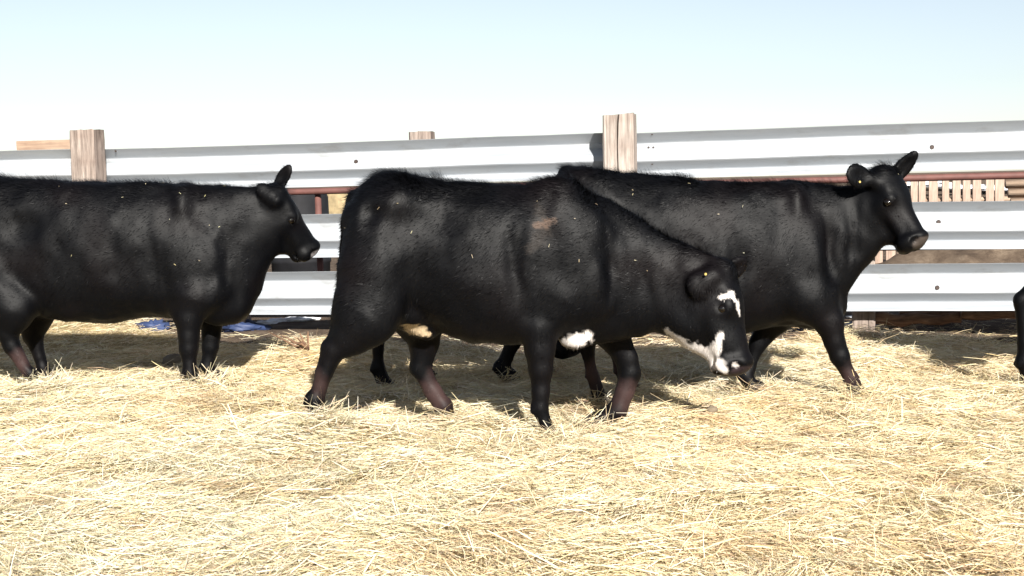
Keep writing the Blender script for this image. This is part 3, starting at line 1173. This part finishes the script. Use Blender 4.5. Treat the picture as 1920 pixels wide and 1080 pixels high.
    if nf:
        ok = np.where((ctr[:, 2] > .62) & (nn[:, 1] < .3) & ~on_head)[0]
        fi = RNG.choice(ok, nf, p=ar[ok] / ar[ok].sum())
        yaw = RNG.uniform(0, 6.28, nf)
        fv, ff = [], []
        for i, q_ in enumerate(fi):
            n_, c_ = nn[q_], ctr[q_] + nn[q_] * .012
            a_ = unit(np.cross(n_, unit(RNG.normal(0, 1, 3))))
            b_ = np.cross(n_, a_)
            L_, w_ = RNG.uniform(.002, .008), RNG.uniform(.0007, .0014)
            fv += [c_ - a_ * L_ - b_ * w_, c_ - a_ * L_ + b_ * w_, c_ + a_ * L_ + b_ * w_, c_ + a_ * L_ - b_ * w_]
            ff.append((4 * i, 4 * i + 1, 4 * i + 2, 4 * i + 3))
        fm = mesh_np('straw_flecks', np.array(fv) - base, np.array(ff), False)
        add_color(fm, np.repeat(straw_colors(nf) * .6, 4, 0))
        tag(link('straw_flecks', fm, M_STRAW, o), kind='stuff')
    return o, hd


C_SPEC = dict(
    d=5.95, label='black calf in the middle, head lowered, with white jaw and white mark over its eye', hair=80000, flecks=18,
    torso=[(656, 398, 500, .10), (672, 362, 545, .17), (700, 336, 570, .205), (738, 323, 582, .22), (790, 331, 598, .215), (850, 338, 628, .245),
           (920, 342, 643, .265), (980, 343, 643, .265), (1030, 345, 634, .24), (1080, 353, 628, .21), (1130, 371, 628, .175, -.01),
           (1180, 398, 626, .145, -.02), (1230, 430, 620, .120, -.04), (1265, 450, 636, .100, -.06), (1300, 468, 655, .085, -.09), (1335, 486, 665, .075, -.11)],
    masses=[((706, 485, -.12), (.135, .10, .24), .06), ((712, 485, .12), (.135, .10, .22), .06),
            ((748, 380, -.135), (.07, .055, .055), .085), ((748, 380, .135), (.07, .055, .055), .085), ((664, 408, -.09), (.045, .04, .05), .04), ((664, 408, .09), (.045, .04, .05), .04),
            ((1062, 395, -.10), (.045, .07, .11), .05), ((1118, 545, -.13), (.07, .07, .09), .05), ((722, 560, -.165), (.07, .06, .09), .04),
            ((1085, 500, -.14), (.15, .085, .24), .07), ((1085, 500, .14), (.15, .085, .24), .07),
            ((1040, 430, -.10), (.14, .09, .20), .08),
            ((1110, 600, 0), (.14, .11, .09), .06), ((1080, 632, -.08), (.075, .06, .055), .02)],
    legs=[[(702, 520, -.14, .145), (684, 590, -.155, .125), (654, 630, -.165, .080), (624, 655, -.17, .056), (607, 700, -.17, .038), (592, 752, -.17, .036), (1, 0)],
          [(735, 520, .12, .14), (785, 590, .13, .11), (795, 640, .14, .080), (786, 690, .14, .062), (810, 732, .14, .044), (834, 764, .14, .042), (1, 0)],
          [(1050, 560, -.15, .11), (1018, 610, -.155, .088), (1014, 655, -.155, .070), (1014, 695, -.155, .064), (1014, 735, -.155, .046), (1014, 768, -.155, .044), (1, 0)],
          [(1110, 560, .12, .11), (1145, 620, .12, .082), (1174, 672, .12, .058), (1180, 698, .12, .055), (1172, 735, .12, .044), (1160, 768, .12, .044), (-1, 1)]],
    hollows=[((818, 412, -.335), (.11, .14, .10), .07), ((968, 520, -.375), (.035, .14, .24), .06), ((690, 400, -.30), (.05, .12, .05), .06), ((1150, 500, -.27), (.03, .10, .20), .06), ((775, 540, -.345), (.05, .12, .14), .06), ((1210, 520, -.24), (.03, .09, .16), .05)],
    tails=[[(668, 372, 0, .035), (652, 420, 0, .028), (645, 500, 0, .024), (640, 570, 0, .022), (634, 620, 0, .026), (628, 655, 0, .012)]],
    cones=[((735, 578, .0), (800, 622, .0), .065, .035, .06), ((705, 560, -.12), (775, 594, -.08), .06, .02, .07)],
    paint=[
           ((815, 745, .14), (.11, .12, .14), LEGRED), ((1172, 740, .12), (.09, .12, .10), LEGRED), ((600, 715, -.17), (.05, .1, .08), LEGRED * .7)],
    marks=[([(1008, 385, -.25, .018), (1024, 424, -.25, .040), (1008, 455, -.25, .032), (990, 472, -.25, .014)], np.array([.012, .010, .009]), -.1),
           ([(1004, 424, -.25, .014), (1024, 420, -.25, .022), (1042, 414, -.25, .010)], np.array([.060, .040, .030]), -.1),
           ([(1246, 617, -.06, .014), (1275, 641, -.07, .026), (1305, 660, -.09, .042), (1333, 672, -.1, .042), (1352, 690, -.12, .018)], WHITE, .3),
           ([(1328, 664, -.12, .032), (1340, 642, -.14, .020), (1347, 622, -.15, .010)], WHITE, .3),
           ([(1350, 557, -.2, .011), (1370, 551, -.2, .016), (1381, 566, -.2, .011), (1388, 592, -.2, .007)], WHITE, .3),
           ([(1377, 683, -.2, .013), (1381, 688, -.2, .010)], WHITE, .3),
           ([(1052, 642, -.08, .020), (1074, 638, -.08, .036), (1100, 630, -.08, .030)], WHITE, .1),
           ([(738, 578, 0, .012), (756, 594, 0, .032), (776, 610, 0, .034), (806, 628, 0, .014)], TAN, .2)],
    head=dict(poll=(1380, 496, -.10), nose=(1416, 694, -.19), f=(1, -.30, .14), earw=.052, deep=1.32, wide=1.12,
              ears=[((1297, 552, -.20), (-.3, .8, -.3)), ((1400, 487, .05), (.8, -.6, 0))], tag_at=(1323, 514, -.235),
              nose_col=(.022, .015, .016)))

R_SPEC = dict(
    d=6.75, label='black calf on the right walking with head high, face turned towards the camera', hair=65000, flecks=14,
    torso=[(1042, 350, 500, .12), (1060, 322, 540, .18), (1085, 314, 560, .21), (1130, 319, 580, .225), (1190, 326, 608, .235), (1260, 333, 632, .265),
           (1340, 340, 635, .27), (1410, 342, 622, .255), (1460, 341, 610, .235), (1510, 340, 606, .205), (1550, 341, 592, .17, -.01),
           (1585, 342, 555, .145, -.02), (1612, 344, 512, .12, -.04), (1640, 346, 478, .10, -.06), (1660, 350, 455, .09, -.08)],
    masses=[((1080, 470, -.13), (.15, .10, .25), .06), ((1080, 470, .13), (.15, .10, .25), .06),
            ((1500, 500, -.13), (.15, .085, .24), .06), ((1490, 385, -.10), (.045, .07, .10), .05), ((1545, 545, -.12), (.07, .07, .09), .05), ((1490, 500, .13), (.14, .085, .24), .07), ((1540, 575, 0), (.12, .12, .09), .06)],
    legs=[[(1085, 520, -.15, .15), (1120, 590, -.16, .105), (1100, 640, -.165, .06), (1108, 690, -.165, .038), (1112, 705, -.165, .038), (1, 0)],
          [(1100, 520, .15, .15), (1150, 590, .15, .105), (1150, 640, .15, .06), (1160, 680, .15, .038), (1165, 695, .15, .038), (1, 0)],
          [(1520, 560, -.14, .11), (1553, 602, -.145, .085), (1563, 640, -.15, .062), (1574, 668, -.15, .055), (1588, 697, -.15, .038), (1597, 712, -.15, .036), (1, 0)],
          [(1470, 560, .12, .11), (1450, 600, .12, .082), (1420, 645, .12, .056), (1405, 690, .12, .038), (1398, 705, .12, .038), (1, 0)]],
    hollows=[((1165, 410, -.335), (.12, .14, .10), .07), ((1395, 510, -.37), (.035, .13, .24), .06), ((1566, 470, -.265), (.035, .12, .22), .05), ((1610, 450, -.24), (.02, .09, .14), .04), ((1520, 590, -.27), (.03, .08, .08), .04)],
    tails=[[(1062, 325, 0, .035), (1040, 380, 0, .026), (1034, 500, 0, .022), (1034, 600, 0, .022)]],
    paint=[((1592, 705, -.15), (.07, .1, .09), LEGRED * .8), ((1110, 700, -.16), (.08, .1, .10), LEGRED), ((1160, 690, .15), (.08, .1, .10), LEGRED)],
    head=dict(poll=(1672, 314, -.09), nose=(1748, 446, -.24), f=(1, -.80, .50), earw=.062, earw2=.044, deep=1.34, wide=1.24,
              ears=[((1586, 322, -.22), (.35, -1, .1)), ((1718, 284, -.06), (.2, -1, .1))], tag_at=(1612, 341, -.20),
              nose_col=(.045, .036, .031)))

L_TORSO = [(-118, 380, 500, .12), (-95, 345, 550, .19), (-60, 328, 575, .22), (-10, 334, 580, .225), (60, 339, 592, .235), (130, 342, 604, .26),
           (200, 344, 605, .265), (260, 345, 598, .255), (320, 346, 592, .235), (370, 346, 594, .205), (415, 347, 594, .175),
           (455, 349, 582, .145), (483, 350, 545, .12, .01), (503, 351, 500, .10, .02), (525, 354, 470, .085, .03)]
L_SPEC = dict(
    d=7.5, label='black calf on the left cut by the frame edge, head in profile with ear raised', hair=60000, flecks=22,
    torso=L_TORSO,
    masses=[((-60, 470, -.13), (.15, .10, .25), .06), ((-60, 470, .13), (.15, .10, .25), .06),
            ((360, 500, -.13), (.15, .085, .23), .06), ((345, 390, -.10), (.045, .07, .10), .05), ((405, 545, -.12), (.07, .07, .09), .05), ((360, 500, .14), (.15, .085, .23), .07), ((420, 575, 0), (.12, .12, .09), .06)],
    legs=[[(-40, 520, -.15, .15), (25, 580, -.16, .11), (12, 622, -.165, .065), (22, 650, -.165, .048), (45, 685, -.165, .036), (58, 702, -.165, .036), (1, 0)],
          [(-20, 520, .15, .15), (62, 580, .15, .11), (62, 630, .15, .06), (74, 670, .15, .040), (82, 690, .15, .038), (1, 0)],
          [(365, 560, -.15, .105), (355, 595, -.155, .080), (354, 630, -.155, .060), (354, 655, -.155, .055), (356, 685, -.155, .040), (357, 702, -.155, .040), (1, 0)],
          [(385, 560, .13, .10), (396, 595, .13, .078), (395, 630, .13, .060), (394, 650, .13, .055), (390, 675, .13, .040), (388, 690, .13, .040), (1, 0)]],
    hollows=[((20, 420, -.335), (.12, .14, .10), .07), ((285, 520, -.365), (.035, .13, .22), .06), ((422, 470, -.275), (.035, .12, .22), .05), ((470, 430, -.24), (.02, .09, .15), .04), ((180, 590, -.30), (.22, .10, .035), .05)],
    tails=[[(-95, 350, 0, .035), (-120, 420, 0, .026), (-128, 520, 0, .022), (-128, 610, 0, .024)]],
    paint=[((38, 680, -.165), (.07, .1, .10), LEGRED)],
    head=dict(poll=(533, 347, .02), nose=(606, 466, .12), f=(1, .2, .52), earw=.038, earw2=.046, deep=1.36, wide=1.1,
              ears=[((484, 346, -.06), (-.1, .9, -.4)), ((545, 309, .06), (-.2, -1, .2))], nose_col=(.12, .11, .11)))


def shifted(spec, dx, dy):
    s = dict(spec)
    sh = lambda q: (q[0] + dx, q[1] + dy) + tuple(q[2:])
    s['torso'] = [(q[0] + dx, q[1] + dy, q[2] + dy) + tuple(q[3:]) for q in spec['torso']]
    s['masses'] = [(sh(c), r, k) for c, r, k in spec['masses']]
    s['legs'] = [[sh(q) for q in leg[:-1]] + [leg[-1]] for leg in spec['legs']]
    s['tails'] = [[sh(q) for q in c] for c in spec['tails']]
    s['paint'] = []; s['hollows'] = []
    h = dict(spec['head'])
    for k in ('poll', 'nose'): h[k] = sh(h[k])
    h['ears'] = [(sh(t), f) for t, f in h['ears']]
    s['head'] = h
    return s


E_SPEC = shifted(L_SPEC, 2062, -46)
E_SPEC['d'] = 6.95
E_SPEC['label'] = 'calf at the right edge, only the black hind leg in view'
E_SPEC['legs'][0] = [(2010, 480, -.15, .15), (1985, 535, -.16, .11), (1940, 550, -.165, .07), (1918, 563, -.165, .055), (1922, 640, -.165, .040), (1922, 682, -.165, .040), (1, 0)]
E_SPEC['hair'] = 40000
E_SPEC['h'] = .012

H_SPEC = dict(
    d=7.5, label='black calf hidden behind the middle calf, only its thin dark legs showing beneath', hair=25000, h=.011,
    torso=[(690, 375, 500, .12), (706, 355, 545, .18), (735, 345, 565, .20), (790, 350, 580, .21), (850, 356, 596, .235), (900, 356, 596, .235),
           (950, 356, 592, .215), (985, 362, 590, .18), (1010, 385, 588, .15), (1035, 430, 590, .12), (1055, 490, 605, .10)],
    masses=[((712, 470, -.13), (.14, .10, .22), .06), ((712, 470, .13), (.14, .10, .22), .06), ((960, 500, -.12), (.13, .08, .2), .06)],
    legs=[[(720, 520, -.14, .14), (735, 570, -.15, .10), (708, 615, -.15, .060), (708, 660, -.15, .042), (710, 692, -.15, .042), (1, 0)],
          [(740, 520, .14, .14), (770, 570, .14, .10), (768, 615, .14, .055), (782, 665, .14, .038), (788, 690, .14, .038), (1, 0)],
          [(975, 560, -.13, .095), (975, 600, -.135, .07), (962, 640, -.135, .05), (948, 672, -.135, .036), (940, 690, -.135, .036), (1, 0)],
          [(985, 560, .12, .095), (1000, 600, .12, .07), (1004, 640, .12, .05), (1006, 675, .12, .036), (1006, 690, .12, .036), (1, 0)]],
    tails=[[(705, 360, 0, .03), (686, 420, 0, .025), (680, 520, 0, .022), (682, 600, 0, .024)]],
    head=dict(poll=(1062, 500, -.03), nose=(1098, 660, -.08), f=(1, -.3, .1), earw=.045,
              ears=[((1010, 500, -.17), (.2, -1, .1)), ((1075, 470, .12), (.6, -.6, 0))],
              paint=[]))

for nm, sp in (('C', C_SPEC), ('R', R_SPEC), ('L', L_SPEC), ('H', H_SPEC), ('E', E_SPEC)):
    build_calf(sp)

make_straw()


# ------------------------------------------------------------------ a dry branched twig by the left calf's shadow
tw = on_ground(578, 662, 8.0)
troot = empty('dry_twig', (tw[0], tw[1], tw[2]))
tag(troot, 'dry brown branching twig on the straw left of the middle calf hind leg', 'twig')
for k in range(6):
    a = -2.6 + k * .35 + random.uniform(-.1, .1)
    pts = [(0, 0, .02)]
    for i in range(1, 5):
        pts.append((pts[-1][0] + .07 * math.cos(a) * (1 if k < 4 else -.8), pts[-1][1] + .03 * math.sin(a * 2), pts[-1][2] + random.uniform(.0, .045)))
    link('branch', tube_mesh('branch', pts, [.010, .008, .006, .004, .002], 5, .2, k), M_LOG, troot)
